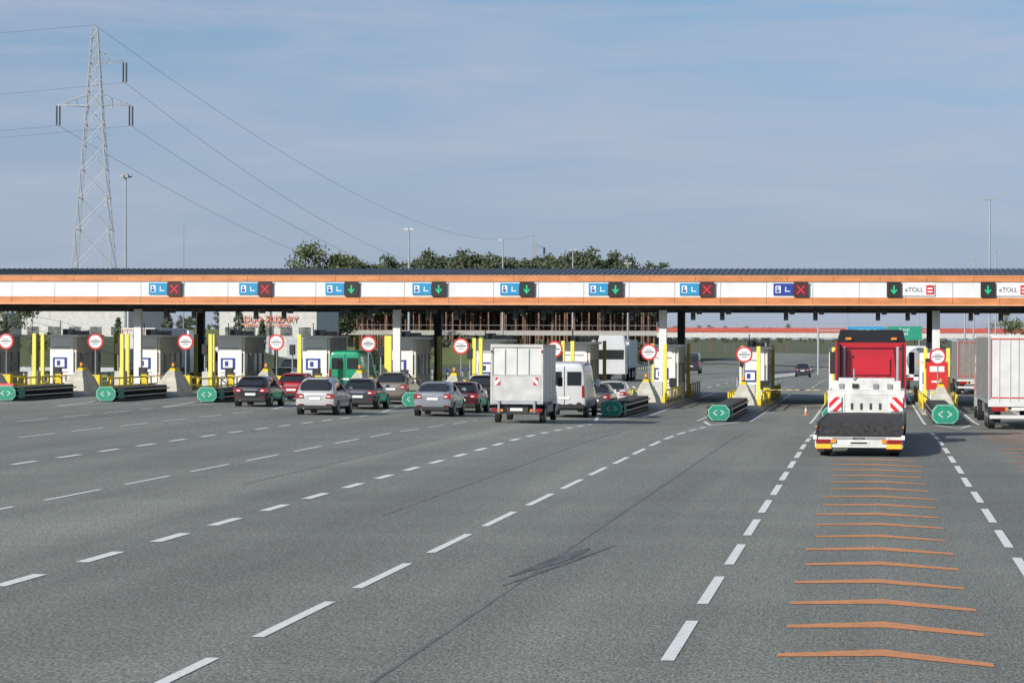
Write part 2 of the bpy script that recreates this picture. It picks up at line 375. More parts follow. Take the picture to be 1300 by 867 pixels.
for k in range(-1,12):
    x=XK(k); g=gz(x,160)
    put('toll_island',IM,(x,143,g),bevel=.02)
    put('toll_booth',BM_,(x-.05,159.9,g))
    put('toll_sign',RS,(x-.1,149,g),rz=random.uniform(-.08,.08))
    ny=noseY(k); L=round(143.6-ny,1); sc=1.0 if k<=0 else .84
    if (L,sc) not in CM: CM[(L,sc)]=cushion_mesh(L,sc)
    put('crash_cushion',CM[(L,sc)],(x-.15 if k>0 else x-.35,ny,gz(x,ny)))
    if k in (1,2,7,8,9,10): put('barrier_gate',GT,(x+.85,156,g-.05))
b=MB(); b.frus(-1,1,-.35,.35,0,.55,.05,.1,red); b.frus(-.95,.95,-.2,.2,.55,.85,.05,.05,red); PB=b.mesh('plastic_barrier')
put('plastic_barrier',PB,(-45.9,137,gz(-45.9,137)),bevel=.04)
b=MB(); b.box(-.13,.13,-.13,.13,0,.03,orange); b.cyl((0,0,.03),(0,0,.2),.09,.06,12,orange); b.cyl((0,0,.2),(0,0,.33),.06,.045,12,signw); b.cyl((0,0,.33),(0,0,.48),.045,.02,12,orange)
put('traffic_cone',b.mesh('traffic_cone'),(-3.45,141,gz(-3.45,141)))
b=MB(); b.box(-.6,.6,0,.08,1.2,2.75,red); b.box(-.4,.4,-.02,-.003,2.2,2.5,signw); b.box(-.3,.3,-.02,-.003,1.6,1.7,signw)
for s in (-1,1): b.cyl((s*.45,.1,.1),(s*.45,.1,1.6),.05,n=8,m=grey)
put('red_notice_board',b.mesh('red_notice_board'),(3.55,150.5,gz(3,150)))

# ---------------------------------------------------------------- vehicles
def wheel(b,x,y,r,w,s):
    b.cyl((x,y,r),(x+s*w,y,r),r,n=20,m=rubber); b.cyl((x+s*w*.9,y,r),(x+s*(w+.006),y,r),r*.62,n=16,m=rim)
def loft(sts,W,matbody,low=None):
    b=MB(); rings=[]
    for st in sts:
        y,hw,zb,zbelt,zt,wr=st[:6]; h=W/2*hw; zm=zb+(zbelt-zb)*.62
        P=[(0,zb),(.84*h,zb),(h*.985,zb+.10),(h,zm),(h*.955,zbelt),(W/2*wr,zt-.05),(W/2*wr*.8,zt-.004),(0,zt+.015)]
        ring=[(x,y,z) for x,z in P]+[(-x,y,z) for x,z in P[6:0:-1]]
        rings.append(ring)
    n=14
    for i in range(len(rings)-1):
        flags=sts[i][6] if len(sts[i])>6 else ''
        for j in range(n):
            hs_=j if j<7 else 13-j
            m=matbody
            if hs_==4 and 's' in flags: m=glass
            if hs_ in(5,6) and 't' in flags: m=glass
            if hs_ in (0,1) : m=low or black
            b.add([rings[i][j],rings[i][(j+1)%n],rings[i+1][(j+1)%n],rings[i+1][j]],[(0,1,2,3)],m)
    b.add(rings[0],[tuple(range(14))],matbody); b.add(rings[-1],[tuple(range(13,-1,-1))],matbody)
    me=b.mesh('body')
    bm=bmesh.new(); bm.from_mesh(me); bmesh.ops.remove_doubles(bm,verts=bm.verts,dist=.0005); bmesh.ops.recalc_face_normals(bm,faces=bm.faces)
    for f in bm.faces: f.smooth=True
    bm.to_mesh(me); bm.free(); return me
CP={}
def carpaint(c):
    k=str(c)
    if k not in CP: CP[k]=mat('car_paint_'+str(len(CP)),c,.32,metal=.25,var=.05,scale=1.5,coat=.8)
    return CP[k]
def car(name,X,Y,c,kind='hatch',rz=0,face=1):
    p=carpaint(c); g=gz(X,Y)
    e=empty(name,(X,Y,g),rz+(math.pi if face<0 else 0))
    if kind=='hatch': L,W,H,bl=4.2,1.78,1.49,.98
    elif kind=='suv': L,W,H,bl=4.45,1.86,1.68,1.08
    elif kind=='mpv': L,W,H,bl=4.5,1.84,1.66,1.02
    elif kind=='coupe': L,W,H,bl=4.4,1.82,1.57,1.08
    elif kind=='van': L,W,H,bl=5.8,2.05,2.62,1.35
    if kind=='van':
        sts=[(0,.90,.42,bl,H-.22,.84,''),(.05,.97,.38,bl,H-.1,.88,''),(.15,1,.35,bl,H-.03,.90,''),(1.5,1,.3,bl,H,.9,''),(3.7,1,.3,bl,H-.02,.9,''),(4.0,1,.3,bl-.05,H-.12,.86,'s'),(4.15,1,.3,bl-.06,H-.25,.84,'st'),(5.0,.99,.3,1.2,1.36,.80,''),(5.6,.94,.3,1.0,1.1,.75,''),(5.8,.84,.35,.7,.8,.65)]
    else:
        bw=.42 if kind in('hatch','coupe') else .26
        if kind=='coupe': bw=.7
        sts=[(0,.86,.36,bl-.14,bl-.08,.74,''),(.05,.95,.28,bl-.05,bl,.80,''),(.13,.985,.24,bl,bl+.06,.82,'t'),(.13+bw,1,.22,bl+.02,H-.08,.72,''),(.13+bw+.14,1,.2,bl+.02,H-.02,.72,'s'),(1.7,1,.2,bl,H,.73,'s'),(2.5,1,.2,bl-.04,H-.05,.71,'st'),(3.3,1,.2,bl-.08,bl,.80,''),(L-.3,.96,.22,bl-.2,bl-.14,.75,''),(L,.82,.32,bl-.38,bl-.3,.65)]
    me=loft(sts,W,p)
    ob=put('body',me,parent=e); sb=ob.modifiers.new('sub','SUBSURF'); sb.levels=2; sb.render_levels=2
    t=MB(); w=W/2
    r=.33 if kind!='van' else .35
    for yy in ((.78,L-.85) if kind!='van' else (1.1,L-.95)):
        for s in (-1,1):
            t.cyl((s*(w-.22),yy,r),(s*(w-.012),yy,r),r*1.17,n=22,m=black); wheel(t,s*(w-.20),yy,r,.2,s)
    zl=bl-.02
    if kind=='van':
        for s in (-1,1):
            t.box(s*(w-.14)-.06,s*(w-.14)+.06,-.03,.12,.95,1.5,tail)
            t.box(s*.46-.33,s*.46+.33,-.022,.02,1.5,2.15,glass)
        t.box(-.26,.26,-.03,.02,.85,.97,plate); t.box(-w+.1,w-.1,-.10,.1,.42,.62,black); t.box(-.012,.012,-.02,.03,.6,2.4,black)
    else:
        for s in (-1,1):
            t.frus(s*(w-.23)-.20,s*(w-.23)+.20,-.015,.3,zl-.26,zl-.05,.03,.01,tail)
            t.box(s*(w-.30)-.08,s*(w-.30)+.08,-.03,.02,zl-.2,zl-.14,signw)
            t.box(s*(w-.3)-.12,s*(w-.3)+.12,-.035,.05,.46,.5,tail)
        t.box(-.26,.26,-.03,.02,zl-.33 if kind!='hatch' else .55,zl-.21 if kind!='hatch' else .67,plate)
        t.box(-w*.84,w*.84,-.045,.2,.28,.44,black)
        t.box(-.36,.36,-.02,.02,zl-.15,zl-.12,lgrey)
        t.cyl((-.5,-.05,.3),(-.5,.1,.3),.035,n=8,m=grey)
        y0,z0,y1,z1=.12,bl+.07,.13+bw-.02,H-.13
        d=.035
        t.add([(-w*.70,y0-d,z0),(w*.70,y0-d,z0),(w*.58,y1-d,z1),(-w*.58,y1-d,z1),(-w*.70,y0+.05,z0-.02),(w*.70,y0+.05,z0-.02),(w*.58,y1+.05,z1-.02),(-w*.58,y1+.05,z1-.02)],[(0,1,2,3),(0,1,5,4),(1,2,6,5),(2,3,7,6),(3,0,4,7)],glass)
        t.box(-w*.55,w*.55,y1-.10,y1+.12,H-.085,H-.045,p)
    for s in (-1,1):
        yy=L*.66 if kind!='van' else 4.55
        t.frus(s*(w+.08)-.10,s*(w+.08)+.10,yy,yy+.12,bl+.02,bl+.17 if kind!='van' else bl+.4,.02,.01,p)
        if kind in('suv','mpv'): t.cyl((s*w*.66,.7,H+.02),(s*w*.66,2.5,H+.02),.02,n=6,m=grey)
        t.frus(s*(w-.26)-.17,s*(w-.26)+.17,L-.22,L-.05,.58,.74,.03,.01,signw)
    put('trim',t.mesh('trim'),parent=e,bevel=.012)
    return e
car('black_hatchback_car',-29.9,127,(.012,.014,.02),'hatch')
car('red_car',-30.3,138,(.35,.012,.015),'hatch')
car('silver_mpv_car',-24.5,116.5,(.52,.52,.52),'mpv')
car('dark_hatchback_car',-24.7,127.5,(.04,.045,.055),'hatch')
car('brown_suv_car',-24.9,137.5,(.19,.17,.145),'suv')
car('grey_crossover_car',-19.7,119.4,(.24,.26,.30),'coupe')
car('dark_red_car',-19.6,127,(.05,.014,.02),'hatch')
car('black_car',-20.0,137,(.015,.015,.018),'suv')
car('dark_car',-20.3,147,(.03,.035,.045),'hatch')
car('grey_hatchback_car',-14.0,135,(.09,.09,.095),'hatch')
car('white_hatchback_car',-13.9,143,(.66,.66,.66),'hatch')
car('green_van',-30.8,155,(.012,.30,.15),'van')
car('white_van',-14.3,124.6,(.68,.68,.69),'van')
car('dark_car',-35.9,160,(.03,.03,.035),'hatch')
car('dark_van',-22.5,335,(.03,.035,.05),'van')
car('dark_car',-8.5,330,(.03,.04,.06),'suv')
car('silver_van',-52.5,192,(.62,.63,.64),'van')
car('white_van',-48.5,196,(.66,.66,.66),'van')
car('dark_car',-44,200,(.03,.03,.03),'suv')

def box_truck(X,Y):
    e=empty('white_box_truck',(X,Y,gz(X,Y)))
    b=MB(); w=1.1
    b.box(-w,w,.12,4.6,.85,3.28,vwhite)
    for x in (-w-.012,w-.08): b.box(x,x+.092,.06,.13,.8,3.30,offw)
    b.box(-w,w,.05,.12,3.18,3.30,offw); b.box(-w,w,.05,.12,.8,.92,lgrey)
    b.box(-w+.09,w-.09,.095,.118,2.0,2.02,grey); b.box(-w+.09,w-.09,.06,.118,.93,1.98,mat('tail_lift_panel',(.58,.58,.58),.5,var=.14,scale=2))
    b.box(-.012,.012,.09,.118,2.03,3.17,grey)
    for yy in (1.2,2.3,3.4): 
        for s in (-1,1): b.box(s*w-.006,s*w+.006,yy,yy+.03,.95,3.2,grey)
    for s in (-1,1):
        b.box(s*w-.01,s*w+.01,.14,4.6,.86,.95,lgrey); b.box(s*w-.01,s*w+.01,.14,4.6,3.2,3.29,lgrey)
        b.box(s*.80-.10,s*.80+.10,.035,.058,1.6,1.92,rw if s>0 else rwL)
        b.box(s*.5-.02,s*.5+.02,.08,.118,2.05,3.1,lgrey)
        b.box(s*.75-.05,s*.75+.05,-.05,.1,.45,.95,grey)
        b.box(s*.85-.22,s*.85+.22,-.03,.12,.48,.62,tail); b.box(s*.62-.05,s*.62+.05,-.035,.1,.5,.6,amber)
        b.box(s*(w-.04)-.03,s*(w-.04)+.03,.02,.1,2.95,3.05,tail)
        for yy in (1.3,5.0): wheel(b,s*.84,yy,.36,.22,s)
        b.box(s*.9-.2,s*.9+.2,.7,1.9,.72,.84,black)
        b.box(s*1.0-.04,s*1.0+.04,2.1,4.2,.4,.7,grey)
    b.box(-1,1,-.04,.1,.38,.46,black); b.box(-.26,.26,-.05,-.03,.52,.64,plate)
    b.box(-.45,.45,.3,5.5,.45,.8,dark)
    b.frus(-.98,.98,4.75,6.6,.4,2.3,.12,.3,vwhite,-.25); b.box(-.85,.85,4.7,4.74,1.5,2.1,glass)
    for s in (-1,1): b.box(s*1.18-.1,s*1.18+.1,5.6,5.7,1.45,1.85,black)
    put('body',b.mesh('body'),parent=e,bevel=.015)
box_truck(-14.75,111)

def semi(name,X,Y,side,rear,L=13.6,H=3.95,face=1,cabc=(.5,.5,.5)):
    e=empty(name,(X,Y,gz(X,Y)),0 if face>0 else math.pi)
    b=MB(); w=1.26
    b.box(-w+.01,w-.01,.1,L,1.15,H-.02,side)
    b.box(-w,w,.1,L,H-.12,H,vwhite); b.box(-w,w,.1,L,1.05,1.2,lgrey)
    for yy in fr(.8,L-.8,1.2): 
        for s in (-1,1): b.box(s*w-.008,s*w+.008,yy,yy+.04,1.2,H-.12,grey)
    b.box(-w,w,.02,.1,1.1,H,rear)
    for s in (-1,1):
        b.box(s*(w-.05)-.04,s*(w-.05)+.04,-.005,.018,1.25,H-.05,lgrey)
        for xx in (.35,.8): b.cyl((s*xx,-.006,1.15),(s*xx,-.006,H-.1),.013,n=6,m=offw)
        b.box(s*(w-.13)-.02,s*(w-.13)+.02,.0,.019,1.35,H-.15,red)
        b.box(s*.85-.28,s*.85+.28,-.05,.08,.75,.95,tail); b.box(s*.5-.06,s*.5+.06,-.055,.07,.78,.92,amber)
        b.box(s*.95-.22,s*.95+.22,.3,.36,.25,.75,black)
        for yy in (1.6,2.95,4.3): wheel(b,s*.92,yy,.5,.3,s)
        for yy in (L-1.0,L+2.6): wheel(b,s*.92,yy,.5,.3,s)
        b.box(s*1.1-.02,s*1.1+.02,5.5,9.5,.55,1.1,grey)
        b.box(s*.8-.3,s*.8+.3,5.6,9.3,.6,1.0,dark)
    b.box(-w+.12,w-.12,.0,.019,1.3,1.35,red); b.box(-w+.12,w-.12,.0,.019,H-.2,H-.15,red)
    b.box(-.01,.01,-.004,.019,1.2,H-.1,grey); b.box(-.3,.3,-.06,-.03,.8,.92,plate); b.box(-1.2,1.2,.0,.12,.45,.6,vwhite); b.box(-w,w,0,.3,.95,1.1,vwhite)
    b.box(-.5,.5,.4,L+3,.85,1.05,dark)
    cc=carpaint(cabc); b.frus(-1.23,1.23,L+1.0,L+3.2,.6,3.0,.05,.12,cc); b.frus(-1.15,1.15,L+1.2,L+3.0,3.0,3.8,.15,.35,cc,-.1)
    b.box(-1.1,1.1,L+3.02,L+3.14,1.7,2.6,glass)
    put('body',b.mesh('body'),parent=e,bevel=.015)
curt=mat('trailer_curtain',(.22,.20,.19),.6,var=.1,scale=1)
semi('articulated_lorry',6.05,113.5,curt,vwhite)
semi('white_lorry',-52,186,mat('lorry_white',(.6,.6,.6),.5),vwhite,L=9)
semi('grey_lorry',7.3,196,curt,mat('lorry_grey_rear',(.25,.22,.2),.6),cabc=(.5,.2,.1))
semi('white_lorry',-21.5,232,vwhite,vwhite,face=-1,cabc=(.65,.65,.65),H=3.4,L=8)
e=empty('tanker_truck',(3.9,215,gz(3.9,215)))
b=MB(); 
for y0,y1,r0,r1 in ((0,.3,.8,1.12),(.3,9.7,1.12,1.12),(9.7,10,1.12,.8)): b.cyl((0,y0,2.2),(0,y1,2.2),r0,r1,24,mat('tank_shell',(.55,.56,.57),.3,metal=.5))
b.box(-1.2,1.2,.1,.25,.7,1.0,white); b.box(-1.2,-.7,.05,.1,.72,.95,tail); b.box(.7,1.2,.05,.1,.72,.95,tail); b.box(-.35,.35,-.05,0,1.9,2.4,orange)
b.box(-.5,.5,.3,14,.8,1.05,dark); b.frus(-1.23,1.23,11.2,13.4,.6,3.4,.08,.15,white)
for s in (-1,1):
    for yy in (1.5,2.8,4.1,11,13): wheel(b,s*.92,yy,.5,.3,s)
put('body',b.mesh('body'),parent=e)

def lowloader(X,Y):
    e=empty('red_lowloader_truck',(X,Y,0),R(-1.0)); b=MB()
    redp=carpaint((.52,.012,.025)); wp=mat('truck_white',(.72,.72,.70),.45,var=.14,scale=3)
    w=1.25
    b.prism([(0.1,.60),(1.6,.93),(9.8,.98),(9.8,.80),(1.6,.74),(.1,.5)],-w+.06,w-.06,deck)
    for s in (-1,1):
        x0,x1=(s*w-.06,s*w) if s>0 else (s*w,s*w+.06)
        b.prism([(0.05,.62),(1.6,.955),(9.8,1.0),(9.8,.72),(1.6,.66),(.05,.46)],x0,x1,dark)
        for yy in fr(.8,9.2,1.4): b.box(s*w-.02 if s>0 else s*w-.012,s*w+.012 if s>0 else s*w+.02,yy,yy+.12,.80,.86,amber)
    for yy in fr(.4,9.4,.9):
        z=.60+(.33*(yy-.1)/1.5 if yy<1.6 else .33+.05*(yy-1.6)/8.2)
        b.box(-w+.1,w-.1,yy,yy+.04,z+.004,z+.015,dark)
    b.box(-w,w,0,.12,.27,.585,wp); b.box(-w,w,-.03,.1,.59,.64,black)
    b.box(-.75,.75,-.012,-.003,.50,.56,grey); b.box(-.28,.28,-.025,-.003,.34,.46,plate); b.box(-.24,.24,-.03,-.026,.375,.425,black)
    text('label','BOTTOM',.08,black,(0,-.02,.53),e)
    for s in (-1,1):
        b.box(s*1.02-.2,s*1.02+.2,-.05,-.003,.40,.50,tail); b.box(s*.72-.07,s*.72+.07,-.05,-.003,.40,.50,amber)
        b.box(s*1.0-.22,s*1.0+.22,-.03,-.003,.24,.37,yell); b.box(s*1.0-.23,s*1.0+.23,-.032,-.002,.225,.24,red); b.box(s*1.0-.23,s*1.0+.23,-.032,-.002,.37,.385,red)
        b.box(s*w-.05,s*w+.05,-.06,-.0305,.5,.62,signw)
        for yy in (.95,2.0,3.05): wheel(b,s*.85,yy,.33,.28,s)
        b.box(s*1.0-.2,s*1.0+.2,.5,.56,.12,.5,black)
        b.box(s*.98-.20,s*.98+.20,9.75,9.8,1.05,1.5,rw if s>0 else rwL)
        b.box(s*.95-.27,s*.95+.27,9.82,11.4,1.0,1.58,wp)
    b.box(-.675,.675,9.84,10.2,1.0,1.575,wp)
    for xx in (-.45,-.15,.15,.45): b.box(xx-.035,xx+.035,9.81,9.838,1.1,1.3,dark)
    b.box(-w+.02,w-.02,9.9,13.5,1.582,1.72,wp); b.box(-1.1,1.1,10.2,10.5,1.722,2.02,wp)
    for xx in (-.8,.3,.75): b.box(xx-.08,xx+.08,10.14,10.198,1.78,1.92,grey)
    b.box(-.45,-.25,10.14,10.198,1.78,1.92,black)
    b.cyl((-.9,10.8,1.95),(.9,10.8,1.95),.16,n=14,m=wp); b.cyl((-.4,10.6,2.02),(-.4,10.6,2.4),.03,n=6,m=grey)
    b.box(-.6,.6,11.2,15.5,1.3,1.58,wp)
    b.box(-.5,.5,13,20,.75,1.05,dark)
    for s in (-1,1):
        for yy in (15.3,16.6,20.6): wheel(b,s*.9,yy,.5,.33,s)
        b.prism([(14.6,.9),(14.8,1.12),(17.1,1.12),(17.3,.9),(17.3,.86),(14.6,.86)],s*1.05-.2,s*1.05+.2,wp)
        b.box(s*.98-.25,s*.98+.25,17.6,18.6,.55,1.15,lgrey)
        b.box(s*1.2-.035,s*1.2+.035,17.9,18.75,1.15,3.25,redp); b.box(s*1.12-.04,s*1.12+.04,17.88,17.9,1.3,3.2,black)
        b.box(s*1.42-.1,s*1.42+.1,20.6,20.7,2.1,2.9,black)
        b.cyl((s*.95,18.4,1.1),(s*.95,18.4,3.1),.07,n=10,m=lgrey)
    b.frus(-1.2,1.2,18.8,21.2,.95,3.2,.03,.05,redp)
    b.frus(-.92,.92,18.62,18.82,1.45,3.0,.12,.0,redp,.04); b.box(-.66,.66,18.55,18.62,2.1,2.68,carpaint((.62,.02,.04)))
    for xx in (-.6,-.2,.2,.6): b.box(xx-.02,xx+.02,18.60,18.63,1.5,2.05,mat('dark_red_shade',(.2,.01,.012),.4))
    b.box(-1.0,1.0,18.5,18.6,1.0,1.35,dark)
    b.frus(-1.22,1.22,18.75,20.8,3.202,3.70,.12,.25,black,.2)
    b.box(-1.22,1.22,18.7,18.76,3.06,3.24,redp); b.box(-.9,-.7,18.7,18.74,3.34,3.42,amber); b.box(.7,.9,18.7,18.74,3.34,3.42,amber)
    b.cyl((-.2,18.3,1.5),(-.25,13.8,1.7),.03,n=6,m=red); b.cyl((.1,18.3,1.6),(.1,13.8,1.7),.03,n=6,m=black)
    put('body',b.mesh('body'),parent=e,bevel=.012)
lowloader(-.38,77.3)

# ---------------------------------------------------------------- street lamps, pylons
def lamp(X,Y,top,arms=2,hw=.9,r=.14):
    g=gz(X,Y); b=MB(); b.cyl((0,0,g-.2),(0,0,top),r,r*.5,10,lgrey)
    if arms>2:
        b.cyl((0,0,top-.3),(0,0,top),.4,.4,12,grey)
        for i in range(arms):
            a=2*math.pi*i/arms; b.box(.55*math.cos(a)-.2,.55*math.cos(a)+.2,.55*math.sin(a)-.15,.55*math.sin(a)+.15,top-.4,top-.1,grey)
    else:
        for s in ((-1,1) if arms==2 else (-1,)):
            b.frus(s*.28-.24,s*.28+.24,-.15,.15,top-.05,top+.14,.06,.03,grey)
    put('street_lamp',b.mesh('street_lamp'),(X,Y,0))
def RX(px,Y):
    a=(px-650)/3400; return Y*(a-.1347)/(1+a*.1347)
lamp(RX(159,310),310,22.6,6,r=.22)
lamp(RX(519,245),245,13.3); lamp(RX(638,295),295,14.1,1); lamp(RX(727,325),325,14.0); lamp(RX(797,345),345,12.9)
lamp(RX(1256,262),262,16.8,2,.3); lamp(RX(1236,360),360,14); lamp(RX(1264,380),380,15.5)
lamp(RX(1225,300),300,9); lamp(-4,430,12); lamp(8,470,13)
b=MB(); b.cyl((0,0,0),(0,0,17),.10,.02,8,grey); put('antenna_mast',b.mesh('antenna_mast'),(RX(233,310),310,0))

def pylon(H,X,Y,rz,sc=1):
    b=MB(); m=mat('pylon_steel',(.36,.38,.40),.5,metal=.3,var=.1)
    def hw(z):
        if z<36: return 3.7+(1.1-3.7)*(z/36)
        return 1.1+(.35-1.1)*((z-36)/(H-36))
    zs=[0,7,13,18.5,23,27,30.5,33.5,36,38.3,40.4,42.3,44,45.6,47.2]
    c=[(-1,-1),(1,-1),(1,1),(-1,1)]; t=.066*sc
    P=[[(x*hw(z),y*hw(z),z) for x,y in c] for z in zs]
    for i in range(len(zs)-1):
        for j in range(4):
            b.cyl(P[i][j],P[i+1][j],t*1.5,n=4,m=m)
            k=(j+1)%4
            b.cyl(P[i][j],P[i+1][k],t*.7,n=4,m=m); b.cyl(P[i][k],P[i+1][j],t*.7,n=4,m=m); b.cyl(P[i+1][j],P[i+1][k],t*.7,n=4,m=m)
    att=[]
    def arm(z,x,L):
        h=hw(z)
        for s in (-1,1):
            b.cyl((math.copysign(h,x),s*h,z),(x,0,z+.1),t,n=4,m=m)
            b.cyl((math.copysign(h,x),s*h,z+1.6),(x,0,z+.15),t,n=4,m=m)
        for q in (.35,.65):
            xx=math.copysign(h,x)*(1-q)+x*q
            b.cyl((xx,0,z+1.5*(1-q)),(xx,h*(1-q),z),t*.6,n=4,m=m); b.cyl((xx,0,z+1.5*(1-q)),(xx,-h*(1-q),z),t*.6,n=4,m=m)
        for dx in (-.22,.22):
            b.cyl((x+dx,0,z),(x+dx,0,z-2.7),.12*sc,n=8,m=mat('insulator',(.05,.05,.06),.3))
        b.cyl((x-.4,0,z-2.75),(x+.4,0,z-2.75),.08*sc,n=6,m=m)
        att.append((x,z-2.8))
    arm(36.2,-5.2,0); arm(36.2,5.2,0); arm(42.4,4.3,0)
    b.cyl((-1.6,0,42.5),(0,0,43.2),t,n=4,m=m); b.cyl((0,0,47.2),(0,0,48),t,n=4,m=m); att.append((0,47.8))
    put('electricity_pylon',b.mesh('electricity_pylon'),(X,Y,0),rz)
    return [Vector((X+x*math.cos(rz),Y+x*math.sin(rz),z)) for x,z in att]
A=pylon(48,-110.5,372,R(8)); B=pylon(48,-146.5,1160,R(8),2.2)
wm=mat('wire',(.08,.08,.09),.5)
wb=MB()
def wire(p,q,sag,r0,r1,n=36):
    pts=[p.lerp(q,i/n)-Vector((0,0,sag*4*(i/n)*(1-i/n))) for i in range(n+1)]
    for i in range(n): wb.cyl(pts[i],pts[i+1],r0+(r1-r0)*i/n,r0+(r1-r0)*(i+1)/n,4,wm)
for i in range(4): wire(A[i],B[i],(15,15,17,12)[i],.022,.05)
for i in range(4): wire(A[i],A[i]+Vector((-330,-50,[2,2,0,4][i])),9,.025,.025)
put('power_lines',wb.mesh('power_lines'))

# ---------------------------------------------------------------- buildings
def warehouse(name,X,Y,W,D,H,wcol,sign=None):
    e=empty(name,(X,Y,0)); b=MB()
    b.box(-W/2,W/2,0,D,-.5,H,wcol); b.box(-W/2-.15,W/2+.15,-.15,D+.15,H,H+.35,grey)
    b.box(-W/2,W/2,-.06,-.002,0,.8,grey)
    for x in fr(-W/2+1.5,W/2-1.5,2.6):
        b.box(x-.75,x+.75,-.05,-.003,H-3.6,H-2.5,bglass); b.box(x-.82,x+.82,-.08,-.052,H-3.7,H-3.6,white)
    for x in fr(-W/2+2.5,W/2-2.5,5): b.box(x-1.3,x+1.3,-.07,-.003,.1,3.1,lgrey)
    for x in (-W/4,W/5): b.box(x-.6,x+.6,4,6,H+.35,H+1.0,grey)
    put('walls',b.mesh('walls'),parent=e)
    if sign: 
        rl=mat('red_letters',(.70,.13,.04),.5)
        text('sign_letters',sign,1.1,rl,(.3,-.3,H-1.5),e,ext=.05)
        text('sign_letters_small','CATERING  OKNA  DRZWI',.55,rl,(-.5,-.3,H-2.25),e,ext=.03)
warehouse('white_warehouse',RX(95,330),330,14,20,7.0,offw)
warehouse('white_shop_building',RX(340,330),330,12.5,14,7.0,offw,'DUO ZUZARY')
warehouse('grey_depot',-122,345,14,20,6.0,offw)

b=MB(); Y0=500; bx0,bx1=-40,70
b.box(-118,bx1,Y0,Y0+12,3.7,4.6,conc); b.box(bx0,bx1,Y0-.25,Y0-.02,4.4,5.25,mat('bridge_red',(.50,.09,.06),.5)); b.box(bx0,bx1,Y0-.12,Y0-.01,3.4,4.38,offw)
for x in fr(bx0,bx1,2.5): b.box(x-.05,x+.05,Y0-.1,Y0,4.62,6.2,grey)
for x in fr(-118,bx0-2,5): b.box(x-.05,x+.05,Y0-.1,Y0,4.62,5.6,dark)
for z in (5.4,5.8,6.2): b.box(bx0,bx1,Y0-.08,Y0-.03,z,z+.06,grey)
b.box(-118,bx0,Y0-.08,Y0-.03,5.55,5.62,grey)
for x in fr(-100,60,16):
    for yy in (2,9): b.cyl((x,Y0+yy,-3),(x,Y0+yy,3.7),.55,n=12,m=conc)
    b.box(x-.7,x+.7,Y0+1,Y0+11,3.2,3.69,conc)
put('motorway_overpass',b.mesh('motorway_overpass'))
def bank(name,x0,x1,y0,y1,h,m,sl=10):
    b=MB(); b.frus(x0,x1,y0,y1,-3,h,sl,sl*.5,m); put(name,b.mesh(name))
bank('grass_embankment',-330,-112,488,530,4.6,grass); bank('grass_embankment',64,260,488,530,4.6,grass); 
bank('grass_embankment',-104,-40,486,498,1.4,grass,6)
b=MB()
for xx in (-35,-10.6,14.5):
    y=212
    while y<470:
        b.box(xx-.05,xx+.05,y,y+.1,gz(xx,y),gz(xx,y)+.75,lgrey); b.add([(xx-.06,y,gz(xx,y)+.45),(xx-.06,y+4,gz(xx,y+4)+.45),(xx-.06,y+4,gz(xx,y+4)+.78),(xx-.06,y,gz(xx,y)+.78)],[(0,1,2,3)],lgrey); y+=4
for x in fr(-110,-52,3): b.box(x-.05,x+.05,207,207.1,0,.9,lgrey)
b.box(-110,-52,206.9,206.98,.5,.85,lgrey)
put('guard_rail',b.mesh('guard_rail'))
e=empty('direction_sign_gantry',(-1,400,gz(0,400))); b=MB()
for x in (-7,9): b.cyl((x,0,-.3),(x,0,7.3),.15,n=8,m=lgrey)
b.box(-7,9,-.1,.1,6.6,6.75,lgrey); b.box(-7,9,-.1,.1,7.2,7.3,lgrey)
b.box(-2.6,2.9,-.25,-.12,6.0,7.25,blue); b.box(3.1,8.2,-.25,-.12,5.3,7.3,green); 
put('panels',b.mesh('panels'),parent=e); text('label_blue','AUTOSTRADA',.6,signw,(.1,-.28,6.6),e); text('label_green','Toruń\nŁódź',.6,signw,(5.6,-.28,6.5),e)
b=MB()
for x in fr(-108,-52,2.5): b.cyl((x,225,mound(x,225)-.2),(x,225,mound(x,225)+1.7),.04,n=6,m=dark)
for z in (.4,1.0,1.6):
    for x in fr(-108,-54.5,2.5)[:-1]: b.cyl((x,225,mound(x,225)+z),(x+2.5,225,mound(x+2.5,225)+z),.02,n=4,m=dark)
put('fence',b.mesh('fence'))

# ---------------------------------------------------------------- trees
def leafq(b,c,s,m):
    n=Vector((random.gauss(0,1),random.gauss(0,1),random.gauss(0,.7))).normalized(); u=n.orthogonal().normalized(); w=n.cross(u)
    a=random.uniform(0,6.28); u2=u*math.cos(a)+w*math.sin(a); w2=n.cross(u2)
    c=Vector(c); k=s*random.uniform(.6,1.2)
    b.poly([c-u2*k*.5,c-w2*k*.38,c+u2*k*.55,c+w2*k*.42],m)
def pine(seed):
    random.seed(seed); b=MB(); H=random.uniform(18.8,21); lean=random.uniform(-.6,.6)
    b.cyl((0,0,0),(lean*.5,0,H*.6),.24,.17,7,bark); b.cyl((lean*.5,0,H*.6),(lean,0,H*.97),.17,.04,6,bark)
    for i in range(18):
        t=random.uniform(.48,1); z=H*t; a=random.uniform(0,6.28); L=(1.1+2.6*(1-t)*1.8)*random.uniform(.5,1.1); L=min(L,3.0)
        e=Vector((lean+L*math.cos(a),L*math.sin(a),z+.4)); b.cyl((lean*t,0,z-.3),e,.06,.02,4,bark)
        for q in range(3):
            c=e.lerp(Vector((lean,0,z)),q*.33)+Vector((0,0,.1))
            for _ in range(17): leafq(b,c+Vector((random.gauss(0,.65),random.gauss(0,.65),random.gauss(0,.32))),.62,leafp)
    return b.mesh('pine',False)
PV=[pine(s) for s in range(6)]
random.seed(11)
fo=empty('pine_forest',(0,0,0))
